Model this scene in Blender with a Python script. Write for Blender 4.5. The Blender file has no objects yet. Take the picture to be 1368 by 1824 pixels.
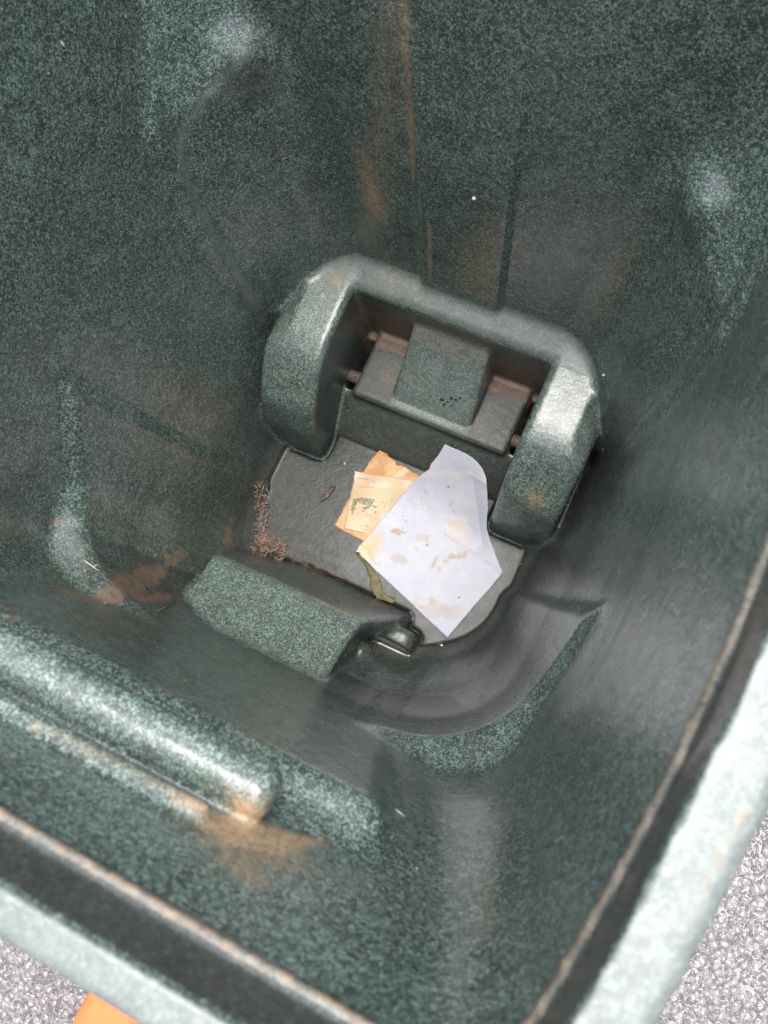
import bpy, bmesh, math, random, time
import numpy as np
from mathutils import Matrix, Vector

random.seed(4)
SC = bpy.context.scene
COL = SC.collection

# ---------------------------------------------------------------- camera, sky, sun, exposure
FPX = 1327.0
_c = np.array([684.0, 912.0]); _n = np.array([838.0, 1192.0])
_d = np.array([*(_n - _c) / FPX, 1.0]); _d /= np.linalg.norm(_d)
_v = np.array([math.cos(math.radians(25)), math.sin(math.radians(25)), 0.0])
_X = _v - (_v @ _d) * _d; _X /= np.linalg.norm(_X)
_Y = np.cross(-_d, _X)
RW = np.array([_X, _Y, -_d])
CAM = np.array([0.243, 0.0, 1.37])

cam_data = bpy.data.cameras.new('camera')
cam = bpy.data.objects.new('camera', cam_data); COL.objects.link(cam)
cam_data.sensor_fit = 'VERTICAL'; cam_data.sensor_height = 24.0; cam_data.sensor_width = 18.0
cam_data.lens = 24.0 * FPX / 1824.0
cam_data.clip_start = 0.01; cam_data.clip_end = 200
r_ = RW @ np.array([1, 0, 0]); u_ = RW @ np.array([0, -1, 0]); b_ = RW @ np.array([0, 0, -1])
cam.matrix_world = Matrix(((r_[0], u_[0], b_[0], CAM[0]), (r_[1], u_[1], b_[1], CAM[1]),
                           (r_[2], u_[2], b_[2], CAM[2]), (0, 0, 0, 1)))
cam_data.dof.use_dof = True
cam_data.dof.focus_distance = 1.25
cam_data.dof.aperture_fstop = cam_data.lens / 3.3      # about 3.3 mm clear aperture
SC.camera = cam

world = bpy.data.worlds.new('World'); SC.world = world; world.use_nodes = True
wn = world.node_tree; bg = wn.nodes['Background']
sky = wn.nodes.new('ShaderNodeTexSky'); sky.sky_type = 'NISHITA'; sky.sun_disc = False
SUN_EL, SUN_AZ = math.radians(84), math.radians(20)
sky.sun_elevation = SUN_EL; sky.sun_rotation = SUN_AZ
sky.air_density = 1.0; sky.dust_density = 4.0; sky.ozone_density = 1.0
hs = wn.nodes.new('ShaderNodeHueSaturation'); hs.inputs['Saturation'].default_value = 0.38
wn.links.new(sky.outputs[0], hs.inputs['Color']); wn.links.new(hs.outputs[0], bg.inputs[0])
bg.inputs[1].default_value = 0.15

sl = bpy.data.lights.new('sun', 'SUN'); sun = bpy.data.objects.new('sun', sl); COL.objects.link(sun)
sl.energy = 1.1; sl.angle = math.radians(38); sl.color = (1.0, 0.97, 0.93)
sdir = Vector((math.sin(SUN_AZ) * math.cos(SUN_EL), math.cos(SUN_AZ) * math.cos(SUN_EL), math.sin(SUN_EL)))
sun.rotation_euler = sdir.to_track_quat('Z', 'Y').to_euler()

SC.view_settings.view_transform = 'Standard'; SC.view_settings.look = 'None'
SC.view_settings.gamma = 1.0; SC.view_settings.use_curve_mapping = False
SC.view_settings.exposure = 1.72
SC.cycles.max_bounces = 8; SC.cycles.diffuse_bounces = 4; SC.cycles.glossy_bounces = 3; SC.cycles.transmission_bounces = 7
SC.cycles.caustics_reflective = False; SC.cycles.caustics_refractive = False

# ---------------------------------------------------------------- helpers
def un(px, py, z):
    """photo pixel -> point of the place on the level z (used to measure the place)"""
    w = RW @ np.array([(px - _c[0]) / FPX, (py - _c[1]) / FPX, 1.0])
    return CAM + w * ((z - CAM[2]) / w[2])

def tag(o, label=None, cat=None, group=None, kind=None):
    if label: o['label'] = label
    if cat: o['category'] = cat
    if group: o['group'] = group
    if kind: o['kind'] = kind
    return o

def empty(name, loc):
    o = bpy.data.objects.new(name, None); COL.objects.link(o); o.location = loc; return o

def mesh_np(name, V, Fq, mat, parent=None, normals=None, attrs=None, smooth=True):
    me = bpy.data.meshes.new(name)
    V = np.asarray(V, dtype=np.float32); Fq = np.asarray(Fq, dtype=np.int32)
    k = Fq.shape[1]
    me.vertices.add(len(V)); me.vertices.foreach_set('co', V.ravel())
    me.loops.add(Fq.size); me.loops.foreach_set('vertex_index', Fq.ravel())
    me.polygons.add(len(Fq))
    me.polygons.foreach_set('loop_start', np.arange(0, Fq.size, k, dtype=np.int32))
    me.polygons.foreach_set('loop_total', np.full(len(Fq), k, dtype=np.int32))
    if smooth: me.polygons.foreach_set('use_smooth', np.ones(len(Fq), dtype=bool))
    me.update(calc_edges=True)
    if attrs:
        for an, arr in attrs.items():
            a = me.attributes.new(an, 'FLOAT_COLOR', 'POINT')
            a.data.foreach_set('color', np.asarray(arr, dtype=np.float32).ravel())
    if normals is not None:
        me.normals_split_custom_set_from_vertices(normals.tolist())
    me.materials.append(mat)
    o = bpy.data.objects.new(name, me); COL.objects.link(o)
    if parent: o.parent = parent
    return o

def vnoise(P, scale, seed=0):
    """cheap value noise, P (n,3) -> 0..1"""
    Q = P * scale + seed * 17.31
    I = np.floor(Q).astype(np.int64); f = Q - I; f = f * f * (3 - 2 * f)
    def h(i, j, k):
        n = (i * 73856093) ^ (j * 19349663) ^ (k * 83492791)
        n = (n ^ (n >> 13)) * 1274126177
        return ((n ^ (n >> 16)) & 0xffff) / 65535.0
    out = 0
    for a in (0, 1):
        for b in (0, 1):
            for c in (0, 1):
                w = (f[:, 0] if a else 1 - f[:, 0]) * (f[:, 1] if b else 1 - f[:, 1]) * (f[:, 2] if c else 1 - f[:, 2])
                out = out + w * h(I[:, 0] + a, I[:, 1] + b, I[:, 2] + c)
    return out

class NT:
    def __init__(self, name):
        self.m = bpy.data.materials.new(name); self.m.use_nodes = True
        self.t = self.m.node_tree; self.b = self.t.nodes['Principled BSDF']
    def n(self, ty, **kw):
        nd = self.t.nodes.new('ShaderNode' + ty)
        for k, v in kw.items():
            if k.startswith('i_'):
                key = k[2:]
                key = int(key) if key.isdigit() else key
                if hasattr(v, 'is_output') or isinstance(v, bpy.types.NodeSocket): self.t.links.new(v, nd.inputs[key])
                else: nd.inputs[key].default_value = v
            else: setattr(nd, k, v)
        return nd
    def L(self, a, b): self.t.links.new(a, b)
    def noise(self, co, scale, detail=3, rough=.5, dist=0.0):
        nd = self.n('TexNoise', i_Scale=scale, i_Detail=detail, i_Roughness=rough, i_Distortion=dist); self.L(co, nd.inputs['Vector']); return nd.outputs['Fac']
    def ramp(self, f, p0, p1, c0=(0, 0, 0, 1), c1=(1, 1, 1, 1)):
        nd = self.n('ValToRGB'); self.L(f, nd.inputs[0]); e = nd.color_ramp.elements
        e[0].position = p0; e[1].position = p1; e[0].color = c0; e[1].color = c1; return nd.outputs[0]
    def math(self, op, a, b=None, clamp=False):
        nd = self.n('Math', operation=op, use_clamp=clamp)
        for i, v in enumerate((a, b)):
            if v is None: continue
            if isinstance(v, bpy.types.NodeSocket): self.L(v, nd.inputs[i])
            else: nd.inputs[i].default_value = v
        return nd.outputs[0]
    def mix(self, f, a, b):
        nd = self.n('Mix', data_type='RGBA')
        for i, v in ((0, f), (6, a), (7, b)):
            if isinstance(v, bpy.types.NodeSocket): self.L(v, nd.inputs[i])
            else: nd.inputs[i].default_value = v if i == 0 else (*v, 1)
        return nd.outputs[2]
    def scaled(self, co, s):
        nd = self.n('Mapping'); self.L(co, nd.inputs[0]); nd.inputs['Scale'].default_value = s; return nd.outputs[0]

# ---------------------------------------------------------------- speckled plastic
def plastic(mname='speckled_green_plastic', spec=.75, radd=0.0, filmdark=1.0):
    M = NT(mname)
    co = M.n('TexCoord').outputs['Object']
    at = M.n('Attribute', attribute_name='wear_sheen')
    sep = M.n('SeparateColor'); M.L(at.outputs['Color'], sep.inputs[0])
    orange, brown, film = sep.outputs[0], sep.outputs[1], sep.outputs[2]
    bleach_sheen = at.outputs['Alpha']
    # worm-like light flecks
    f1 = M.noise(co, 330, 1.5, .5, 1.8)
    f2 = M.noise(co, 30, 2, .6)
    fl = M.ramp(M.math('ADD', f1, M.math('MULTIPLY', M.math('SUBTRACT', f2, .5), .13)), .48, .64)
    d1 = M.noise(co, 60, 3, .6)
    dark = M.mix(d1, (.025, .039, .035), (.042, .058, .052))
    flk = M.mix(M.noise(co, 90, 2), (.165, .24, .203), (.25, .32, .28))
    base = M.mix(fl, dark, flk)
    # faded rim and scuffs, with sheen painted in
    base = M.mix(M.math('MULTIPLY', M.math('MULTIPLY', bleach_sheen, M.ramp(M.noise(M.scaled(co, (1, 1, .3)), 60, 8, .75), .36, .56, (.62, .62, .62, 1))), .85), base, M.mix(d1, (.105, .120, .114), (.19, .206, .198)))
    # gray grime film: hides flecks
    fn = M.ramp(M.math('ADD', film, M.math('MULTIPLY', M.math('SUBTRACT', M.noise(co, 14, 5, .65), .5), .55)), .25, .85)
    base = M.mix(M.math('MULTIPLY', fn, .86), base, M.mix(M.noise(co, 80, 5, .75), tuple(filmdark * q for q in (.015, .016, .0155)), tuple(filmdark * q for q in (.056, .054, .049))))
    # brown dirt and orange dirt, patchy
    nstr = M.noise(M.scaled(co, (.5, 1, 1)), 80, 10, .82, .8)
    bn = M.ramp(M.math('ADD', M.math('MULTIPLY', brown, .62), M.math('MULTIPLY', M.math('SUBTRACT', nstr, .5), 2.2)), .28, .74)
    bn = M.math('MULTIPLY', bn, M.ramp(brown, .02, .2))
    base = M.mix(M.math('MULTIPLY', bn, .85), base, M.mix(M.noise(co, 160, 4, .7), (.07, .045, .032), (.34, .20, .135)))
    on = M.ramp(M.math('ADD', M.math('MULTIPLY', orange, .70), M.math('MULTIPLY', M.math('SUBTRACT', M.noise(M.scaled(co, (1, 1, .6)), 110, 10, .82, .3), .5), 2.0)), .16, .80)
    on = M.math('ADD', on, M.math('MULTIPLY', orange, .18), clamp=True)
    on = M.math('MULTIPLY', on, M.ramp(M.noise(co, 240, 3, .6), .36, .60, (.45, .45, .45, 1)))
    on = M.math('MULTIPLY', on, M.math('MULTIPLY', M.ramp(orange, .0, .8), 1.15), clamp=True)
    base = M.mix(M.math('MULTIPLY', on, .85), base, M.mix(M.noise(co, 120, 4, .7), (.28, .18, .10), (.52, .345, .19)))
    # scattered pale dust specks and short fibres
    sp = M.ramp(M.noise(co, 420, 1, .5), .775, .80)
    sp2 = M.ramp(M.noise(co, 25, 2, .5), .42, .60)
    base = M.mix(M.math('MULTIPLY', M.math('MULTIPLY', sp, sp2), .7), base, (.40, .36, .28))
    M.L(base, M.b.inputs['Base Color'])
    rn = M.noise(co, 35, 5, .7)
    rough = M.math('ADD', M.math('ADD', M.math('MULTIPLY', rn, .26), .125 + radd), M.math('MULTIPLY', M.math('MAXIMUM', bn, on), .35))
    rough = M.math('ADD', rough, M.math('MULTIPLY', M.ramp(bleach_sheen, .5, .9), .22))
    M.L(rough, M.b.inputs['Roughness'])
    M.b.inputs['Specular IOR Level'].default_value = spec
    h = M.math('ADD', M.math('MULTIPLY', M.noise(co, 200, 3, .55), .35), M.math('ADD', M.math('MULTIPLY', M.noise(co, 70, 3, .5), .6), M.math('MULTIPLY', M.math('ADD', bn, on), .3)))
    bp = M.n('Bump', i_Strength=.34, i_Distance=.0028); M.L(h, bp.inputs['Height']); M.L(bp.outputs[0], M.b.inputs['Normal'])
    return M.m
MAT_BIN = plastic()
MAT_FLOOR = plastic('grimy_floor_plastic', .26, .10, .26)
MAT_HOUS = plastic('worn_housing_plastic', .65, .06)
MAT_BLOCK = plastic('matt_block_plastic', .35, .22, 1.0)

# ---------------------------------------------------------------- the bin as one solid field
H = 0.0032        # grid step
def smin(a, b, k):
    h = np.maximum(k - np.abs(a - b), 0) / k
    return np.minimum(a, b) - h * h * k * .25
def smax(a, b, k): return -smin(-a, -b, k)
def rmax(a, b, r):
    return np.minimum(np.maximum(a, b), -r) + np.sqrt(np.maximum(a + r, 0) ** 2 + np.maximum(b + r, 0) ** 2)
def interp(z, xs, ys, w=61):
    zz = np.linspace(-.2, 1.3, 1501); yy = np.interp(zz, xs, ys)
    k = np.hanning(w + 2)[1:-1]; k /= k.sum()
    lo = yy.copy(); sm = np.convolve(np.pad(yy, w // 2, mode='edge'), k, mode='valid')
    m = np.clip((zz - .01) / .06, 0, 1); sm = lo * (1 - m) + sm * m
    sm = np.convolve(np.pad(sm, 10, mode='edge'), np.ones(21) / 21, mode='valid')
    return np.interp(z, zz, sm).astype(np.float32)

def build_field(X, Y, Z):
    """X,Y,Z broadcastable float32 axes; negative inside the plastic"""
    aX = np.abs(X)
    z1 = Z
    hw = interp(z1, [0, .03, .12, .30, .52, .62, 1.05], [.262, .266, .286, .318, .340, .345, .350])
    yf = interp(z1, [0, .05, .15, .30, .45, .7, 1.0, 1.05], [-.014, -.038, -.076, -.110, -.118, -.136, -.164, -.166])
    yb = interp(z1, [0, .28, .6, 1.05], [.51, .522, .545, .575])
    bow = .40 * np.maximum(.10 - Y, 0) ** 2 + .10 * np.maximum(Y - .38, 0) ** 2
    side = aX - (hw - bow)
    # lower front body stands a centimetre proud of the upper wall, with a bevelled ledge
    ztop = .450 + .11 * np.clip(Y / .12, 0, 1) + .012 * np.clip((aX - .2) / .1, 0, 1)
    yedge = .105 + .05 * np.clip((.62 - Z) / .6, 0, 1)
    pm = smin((ztop - Z) / .018, (yedge - Y) / .016, .8)
    pm = np.clip(pm * .5 + .5, 0, 1); pm = pm * pm * (3 - 2 * pm)
    side_l = side + .011
    front_l = (yf - Y) + .011 * np.clip((aX - .13) / .05, 0, 1)
    front = (yf - Y)
    # middle of the rear wall stands proud
    cm = np.clip((.072 - aX) / .012, 0, 1); cm = cm * cm * (3 - 2 * cm)
    cm = cm * np.clip((.74 - Z) / .2, 0, 1)
    back = Y - (yb - .009 * cm)
    # shallow pillow swell high on the side walls
    side = side + .006 * np.exp(-((Z - .62) / .07) ** 2 - ((Y + .05) / .06) ** 2)
    rtop = (.075 - .033 * np.clip((Z - .6) / .3, 0, 1)).astype(np.float32)
    pu = rmax(side, front, rtop); pl = rmax(side_l, front_l, .135)
    plan = pu + (pl - pu) * pm
    # rear corners cut back below the grips, for the wheels
    t = np.clip((.715 - .55 * np.clip(.54 - Y, 0, .2) - Z) / .075, 0, 1); t = t * t * (3 - 2 * t)
    ch = (aX * .80 + Y * .60) - (.530 + (np.clip(Z, .2, .68) - .68) * .125 + np.maximum(Z - .640, 0) * .34)
    ch = ch + .030 * np.exp(-((aX - .266) / .030) ** 2 - ((Z - .668) / .028) ** 2 - ((Y - .53) / .04) ** 2)
    pre = plan - ch
    plan = smax(plan, ch, .006) + .0095 * np.exp(-(pre / .0095) ** 2) * np.clip((.72 - Z) / .05, 0, 1) * np.clip((Z - .2) / .15, 0, 1)
    plan = rmax(plan, back, .035)
    floor_r = .045
    cav = rmax(plan, -(Z - 0.0), floor_r)               # negative in the air
    S = -cav
    # --- wheel housings
    def prism(pts, x0, x1, r, k=.012):
        """convex profile in (y,z): list of half planes through consecutive points (solid below/right)"""
        s = None
        for (ya, za), (yb2, zb) in zip(pts[:-1], pts[1:]):
            dy, dz = yb2 - ya, zb - za; l = math.hypot(dy, dz)
            d = ((Y - ya) * (-dz) + (Z - za) * dy) / l     # left of the direction = outside
            s = d if s is None else smax(s, d, k)
        sx = np.maximum(x0 - aX, aX - x1)
        return rmax(s, sx, r)
    arch = [(.243, -.02), (.250, .10), (.275, .175), (.338, .246), (.372, .262), (.60, .290)]
    leg = prism(arch, .172, .256 + .024 * np.clip((.262 - Z) / .022, 0, 1), .013, .008)
    # legs merge with wall below
    S2 = smin(S, leg, .014)
    top = rmax(np.maximum(Z - (.272 + (Y - .48) * .5), .478 + (.27 - Z) * .08 - Y), aX - .2, .006)
    top = rmax(Z - (.268 + (Y - .478) * .55), (.479 + (.27 - Z) * .06) - Y, .012)
    top = np.maximum(top, aX - .262)
    S2 = smin(S2, top, .010)
    # --- axle housing: centre block, two lower blocks, sill
    cb = rmax(rmax((Z - .10) * .66 - (Y - .375) * .75, (.368 + (.1 - Z) * .1) - Y, .010), aX - (.069 + (.22 - Z) * .06), .008)
    sb = rmax(rmax(Z - (.104 + (Y - .36) * .05), (.360 + (.1 - Z) * .05) - Y, .009), aX - .150, .008)
    sill = rmax((Z - .005) * .66 - (Y - .293) * .75, aX - .20, .004)
    sill = rmax(sill, Z - .090, .012)
    slot = rmax(rmax(.153 - aX, aX - .176, .004), .372 - Y, .004); slot = np.maximum(slot, Y - .474)
    sill = np.maximum(sill, -slot * 1.0)
    ax_h = smin(np.minimum(cb, sb), sill, .008)
    S2 = smin(S2, ax_h, .007)
    # --- catch-bar housing on the front wall
    dxc = np.maximum((-.212 + (Z - .2) * .22) - X, (X - (.058 + np.clip(.2 - Z, -.2, .2) * .28 * np.clip((Y + .03) / .03, 0, 1))) * .96)
    cbk = (Y - (-.004)) * .966 + (Z - .195) * .258 * np.clip((X + .45) / .35, .55, 1.0)
    ctp = (Z - .198) * .78 + (Y + .006) * .625
    catch = rmax(rmax(cbk, ctp, .009), dxc, .010)
    S2 = smin(S2, catch, .010)
    st2 = rmax(rmax(rmax(X - .136 - (.06 - Z) * .1, Y - .016, .015), (Z - .072) + (X - .10) * .2, .014), .07 - X, .006)
    st2 = rmax(st2, (Z - .070) * .28 - (Y + .012) * .96, .006)
    S2 = smin(S2, st2, .010)
    tab = np.sqrt((X - .064) ** 2 + (Y + .052) ** 2 * 1.0 + (Z - .075) ** 2 * .3) - .022
    S2 = smin(S2, tab, .006)
    # --- lift pocket high on the front wall
    aw = aX
    wtop = (Z - .792) * .84 + (Y + .116) * .54
    wall = rmax(rmax(wtop, Y + .117 - (Z - .79) * .02, .012), aw - (.232 - np.clip(.79 - Z, 0, .5) * .12), .022)
    S2 = smin(S2, wall, .018)
    rid = rmax(np.sqrt((Y + .131) ** 2 + (Z - .858) ** 2) - .0182, aX - .160, .011)
    S2 = smin(S2, rid, .008)
    st_ = np.sqrt((Y + .1525) ** 2 + (Z - .893) ** 2 + np.maximum(aX - .125, 0) ** 2) - .0085
    S2 = smin(S2, st_, .006)
    # --- lid seat and rim
    jog = .007 * np.exp(-((Y + .016) / .022) ** 2) * (X > 0) * np.clip((Z - 1.006) / .012, 0, 1)
    seat = np.maximum(rmax(rmax(aX + jog - (.3508 - bow), (-.1662 - np.maximum(Z - 1.0, 0) * .19) - Y, .045), Y - .582, .09), 1.0 - Z)
    S2 = np.maximum(S2, -seat)
    bead = np.sqrt((plan + .0004) ** 2 + (Z - .9985) ** 2) - .0030
    S2 = smin(S2, bead, .002)
    # --- outside
    ow = interp(z1, [-.03, .3, .6, 1.05], [.285, .335, .362, .366])
    oyf = yf - .018
    out = rmax(rmax(rmax(aX - (ow - bow), oyf - Y, .09), Y - (yb + .02), .1), -.018 - Z, .02)
    fl = rmax(rmax(rmax(aX - (.381 - bow), -.1955 - Y, .075), Y - .615, .12), np.maximum(Z - 1.036, .985 - Z), .0125)
    out = smin(out, fl, .012)
    # low rib along the outer side of the rim top
    out = np.maximum(out, Z - 1.036)
    F = np.maximum(out, S2)
    # raised floor panel with a groove round it
    return F, S2

def surface_nets(F, xs, ys, zs):
    neg = F < 0
    cnt = None
    nx, ny, nz = F.shape
    a = neg.astype(np.int8)
    c = (a[:-1, :-1, :-1] + a[1:, :-1, :-1] + a[:-1, 1:, :-1] + a[:-1, :-1, 1:] + a[1:, 1:, :-1] + a[1:, :-1, 1:] + a[:-1, 1:, 1:] + a[1:, 1:, 1:])
    act = (c > 0) & (c < 8)
    I, J, K = np.nonzero(act)
    idx = np.full(act.shape, -1, dtype=np.int32); idx[I, J, K] = np.arange(len(I))
    pos = np.zeros((len(I), 3)); num = np.zeros(len(I))
    corners = [(i, j, k) for i in (0, 1) for j in (0, 1) for k in (0, 1)]
    val = {cc: F[I + cc[0], J + cc[1], K + cc[2]].astype(np.float64) for cc in corners}
    for a1 in corners:
        for ax in range(3):
            if a1[ax] == 1: continue
            b1 = list(a1); b1[ax] = 1; b1 = tuple(b1)
            va, vb = val[a1], val[b1]
            m = (va < 0) != (vb < 0)
            t = np.where(m, va / np.where(m, va - vb, 1), 0)
            p = np.array(a1, dtype=float)[None, :].repeat(len(I), 0); p[:, ax] = t
            pos += p * m[:, None]; num += m
    pos /= num[:, None]
    V = np.empty_like(pos)
    for k, (arr, ii) in enumerate(((xs, I), (ys, J), (zs, K))):
        V[:, k] = arr[ii] + pos[:, k] * (arr[ii + 1] - arr[ii])
    faces = []
    # edges along x
    for ax in range(3):
        sl_a = [slice(None)] * 3; sl_b = [slice(None)] * 3
        o1, o2 = (ax + 1) % 3, (ax + 2) % 3
        sl_a[ax] = slice(None, -1); sl_b[ax] = slice(1, None)
        for o in (o1, o2): sl_a[o] = slice(1, -1); sl_b[o] = slice(1, -1)
        A = neg[tuple(sl_a)]; B = neg[tuple(sl_b)]
        e = np.array(np.nonzero(A != B))
        flip = A[tuple(e)]
        e = e.copy(); e[o1] += 1; e[o2] += 1
        def g(d1, d2):
            q = e.copy(); q[o1] -= d1; q[o2] -= d2
            return idx[q[0], q[1], q[2]]
        q = np.stack([g(1, 1), g(0, 1), g(0, 0), g(1, 0)], 1)
        q[~flip] = q[~flip][:, ::-1]
        faces.append(q)
    return V, np.concatenate(faces)

t0 = time.time()
xs = np.arange(-.402, .4035, H).astype(np.float32)
ys = np.arange(-.222, .632, H).astype(np.float32)
zs = np.concatenate([np.arange(-.028, .30, H), np.arange(.30, .985, H * 1.45), np.arange(.985, 1.045, .0023)]).astype(np.float32)
X, Y, Z = xs[:, None, None], ys[None, :, None], zs[None, None, :]
F, S2 = build_field(X, Y, Z)
# raised floor panel with a narrow groove between it and the walls
kz = int(np.argmin(np.abs(zs - .030)))
sl2 = np.ascontiguousarray(S2[:, :, kz])[:, :, None]
wob = (.0012 * np.sin(X * 9 + 1.3 + 2 * Y) + .0012 * np.sin(Y * 13 + .4 - 5 * X) + .0018 * np.exp(-((Y - .075) / .016) ** 2) * np.clip((.0 - X) / .05, 0, 1)).astype(np.float32)
panel = rmax(Z - (.0115 + wob), .007 - sl2, .005)
F = np.where(Z < .05, np.maximum(np.minimum(F, panel), -.018 - Z), F)
del S2
V, Q = surface_nets(F, xs.astype(float), ys.astype(float), zs.astype(float))
del F
# vertex normals
P0 = V[Q]
fn = np.cross(P0[:, 2] - P0[:, 0], P0[:, 3] - P0[:, 1])
VN = np.zeros_like(V)
for k in range(4):
    for a in range(3):
        VN[:, a] += np.bincount(Q[:, k], weights=fn[:, a], minlength=len(V))
VN /= np.maximum(np.linalg.norm(VN, axis=1, keepdims=True), 1e-12)
print('bin mesh', len(V), len(Q), round(time.time() - t0, 1), 's')

# ---------------------------------------------------------------- surface lookup (for things lying on the plastic)
from mathutils.bvhtree import BVHTree
from mathutils.geometry import delaunay_2d_cdt
BVH = BVHTree.FromPolygons(V.tolist(), Q.tolist())
def hit(px, py):
    """the point of the bin that the photo shows at this pixel"""
    w = RW @ np.array([(px - _c[0]) / FPX, (py - _c[1]) / FPX, 1.0])
    w /= np.linalg.norm(w)
    r = BVH.ray_cast(Vector(CAM), Vector(w), 6)
    return r[0], r[1]

# wear attribute: R orange dirt, G brown dirt, B gray film, A bleaching, scuffs and painted sheen
x, y, z = V[:, 0], V[:, 1], V[:, 2]
def blob(cx, cy, cz, rx, ry, rz, amp=1.0):
    return amp * np.exp(-(((x - cx) / rx) ** 2 + ((y - cy) / ry) ** 2 + ((z - cz) / rz) ** 2))
def pb(px, py, rpx, amp, ratio=1.0, other=None):
    h_, n_ = hit(px, py)
    if h_ is None or (other and hit(*other)[0] is None): return 0.0
    r = rpx / FPX * (CAM[2] - h_.z)
    q_ = (V - np.array(h_))
    if other: 
        h2, _n2 = hit(*other); d_ = np.array(h2 - h_); L_ = np.linalg.norm(d_); d_ /= L_
        t_ = np.clip(q_ @ d_, 0, L_); q_ = q_ - t_[:, None] * d_
    return amp * np.exp(-(q_ ** 2).sum(1) / r ** 2)
inner = (np.abs(x) < .36) & (y > -.18) & (z > -.005) & (z < 1.0)
org = np.zeros(len(V)); brn = np.zeros(len(V)); film = np.zeros(len(V)); ble_sheen = np.zeros(len(V))
# channel above the lift ridge
# rear wall stain beside the moulded crease
cre = (y > .47) & (z > .28)
org += pb(330, 1420, 26, .6, other=(560, 1500)) + pb(500, 1500, 60, .62, other=(400, 1470)) + pb(590, 1495, 30, .3) + pb(480, 1530, 110, .42) + pb(380, 1500, 90, .25) + pb(440, 1560, 34, .5) + pb(60, 1290, 18, .5, other=(300, 1400))
org += np.where(cre, .0 * np.exp(-((x + .115) / .045) ** 2) * np.clip((z - .3) / .2, .5, 1), 0)
org += np.where(cre, .34 * np.exp(-((x + .070) / .007) ** 2) * np.clip(1.2 - np.abs(z - .55) * 1.0, .4, 1), 0)
org += (pb(700, 20, 70, .50, other=(660, 420)) + pb(740, 200, 24, .3, other=(735, 300)) + pb(775, 60, 5, .5, other=(772, 200)) + pb(764, 400, 6, .75, other=(766, 500)) + pb(620, 250, 30, .3, other=(680, 380)))
org += pb(950, 880, 28, .42) + pb(925, 930, 12, .3) + pb(600, 500, 22, .4) + pb(700, 480, 30, .3)
# rear ledge and axle pocket
org += blob(-.10, .50, .275, .09, .03, .03, .30) + blob(-.10, .41, .104, .025, .03, .01, .45) + blob(.09, .40, .104, .012, .06, .02, .35)
org += blob(-.21, .47, .28, .05, .03, .03, .22) + blob(.235, .285, .17, .03, .02, .04, .35)
pk = (np.abs(x) < .18) & (y > .46) & (z < .25)
brn += np.where(pk, .62, 0) + np.where((np.abs(x) < .18) & (np.abs(x) > .07) & (y > .36) & (z < .2), .30, 0)
# brown wash where the left wall meets the front
brn += pb(215, 1045, 26, 1.05, other=(285, 1018)) + pb(120, 1056, 17, 1.6, other=(200, 1062)) + pb(300, 1000, 14, .9, other=(325, 985)) + pb(250, 1068, 13, .9, other=(300, 1062))
brn += pb(115, 1085, 11, .9, other=(200, 1120)) + pb(90, 930, 8, .5, other=(145, 922)) + pb(305, 1000, 18, .45) + pb(412, 930, 18, .7, other=(405, 975)) + pb(340, 1000, 20, .4)
brn += pb(60, 1160, 30, .30, other=(300, 1230)) + pb(30, 1090, 60, .32) + pb(460, 1130, 60, .0)
brn += blob(-.22, .09, .012, .025, .09, .012, .55) + blob(-.16, .055, .012, .10, .02, .012, .45)
brn += blob(-.05, .05, .012, .15, .012, .012, .35)
brn += np.where((y < -.05) & (z > .3) & (z < .8) & (x < .15), .26, 0)
brn += blob(-.0, -.16, .95, .2, .03, .06, .30)
brn += np.where((z > .998) & (z < 1.003) & inner | ((z > .997) & (z < 1.004) & (y < -.162) & (y > -.1675)), .0, 0)
org += np.where((z > .9958) & (z < 1.0022) & (np.abs(x) < .356) & (y > -.171) & (VN[:, 2] > -.6), .50, 0)
# grime film: thick low down, thinner upward
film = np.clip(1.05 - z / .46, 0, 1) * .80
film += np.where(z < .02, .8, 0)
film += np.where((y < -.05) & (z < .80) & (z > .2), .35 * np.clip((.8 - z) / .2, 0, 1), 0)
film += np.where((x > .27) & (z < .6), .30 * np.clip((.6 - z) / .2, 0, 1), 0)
film = np.where((z > .990) & (z < 1.004) & (np.abs(x) < .36) & (y > -.175), .75, film)
hous = (x > -.222) & (x < .064) & (y < .002) & (y > -.12) & (z > .165) & (z < .345) & (VN[:, 2] > .3)
film = np.where(hous, film * .12, film)                       # catch housing top stays clean
legm = (np.abs(x) > .165) & (np.abs(x) < .275) & (y > .24) & (z < .32) & (VN[:, 2] > -.1) & ((VN[:, 2] > .3) | (VN[:, 1] < -.5))
film = np.where(legm, film * .35, film)
film = np.where((np.abs(x) < .075) & (y > .37) & (z > .09) & (z < .24), film * .25, film)
film = np.where((y > .47) & (z > .24), film * .7, film)
ledge = blob(.27, -.03, .5, .12, .1, .06, .5); film -= ledge
film = np.where((z > 1.0005) & (z < 1.03) & (VN[:, 2] < .6), 1.0, film)  # rim inner face darkened for grime and for its shade together
side_blk = (np.abs(x) > .076) & (np.abs(x) < .155) & (y > .36) & (z > .06) & (z < .12); film = np.where(side_blk, .8, film)
film = np.clip(film, 0, 1)
ble_sheen = np.where((z > 1.02), np.clip((z - 1.02) / .012, 0, 1) * np.clip(VN[:, 2] * 2 - .3, 0, 1) * .9, 0)  # rim's upward faces paler: fading, and bright sky light put into the colour
ble_sheen = np.where((z > .98) & ((y < -.188) | (np.abs(x) > .366)), .8, ble_sheen)
scuff_sheen = ((np.abs(x) < .262) & (y > .474) & (z > .255) & (z < .30) & (VN[:, 2] > .4)) * .75 + ((np.abs(x) < .075) & (y > .36) & (y < .48) & (z > .10) & (z < .235)) * .42  # rear ledge scuffs; its shine and the centre block's are painted in pale
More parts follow.
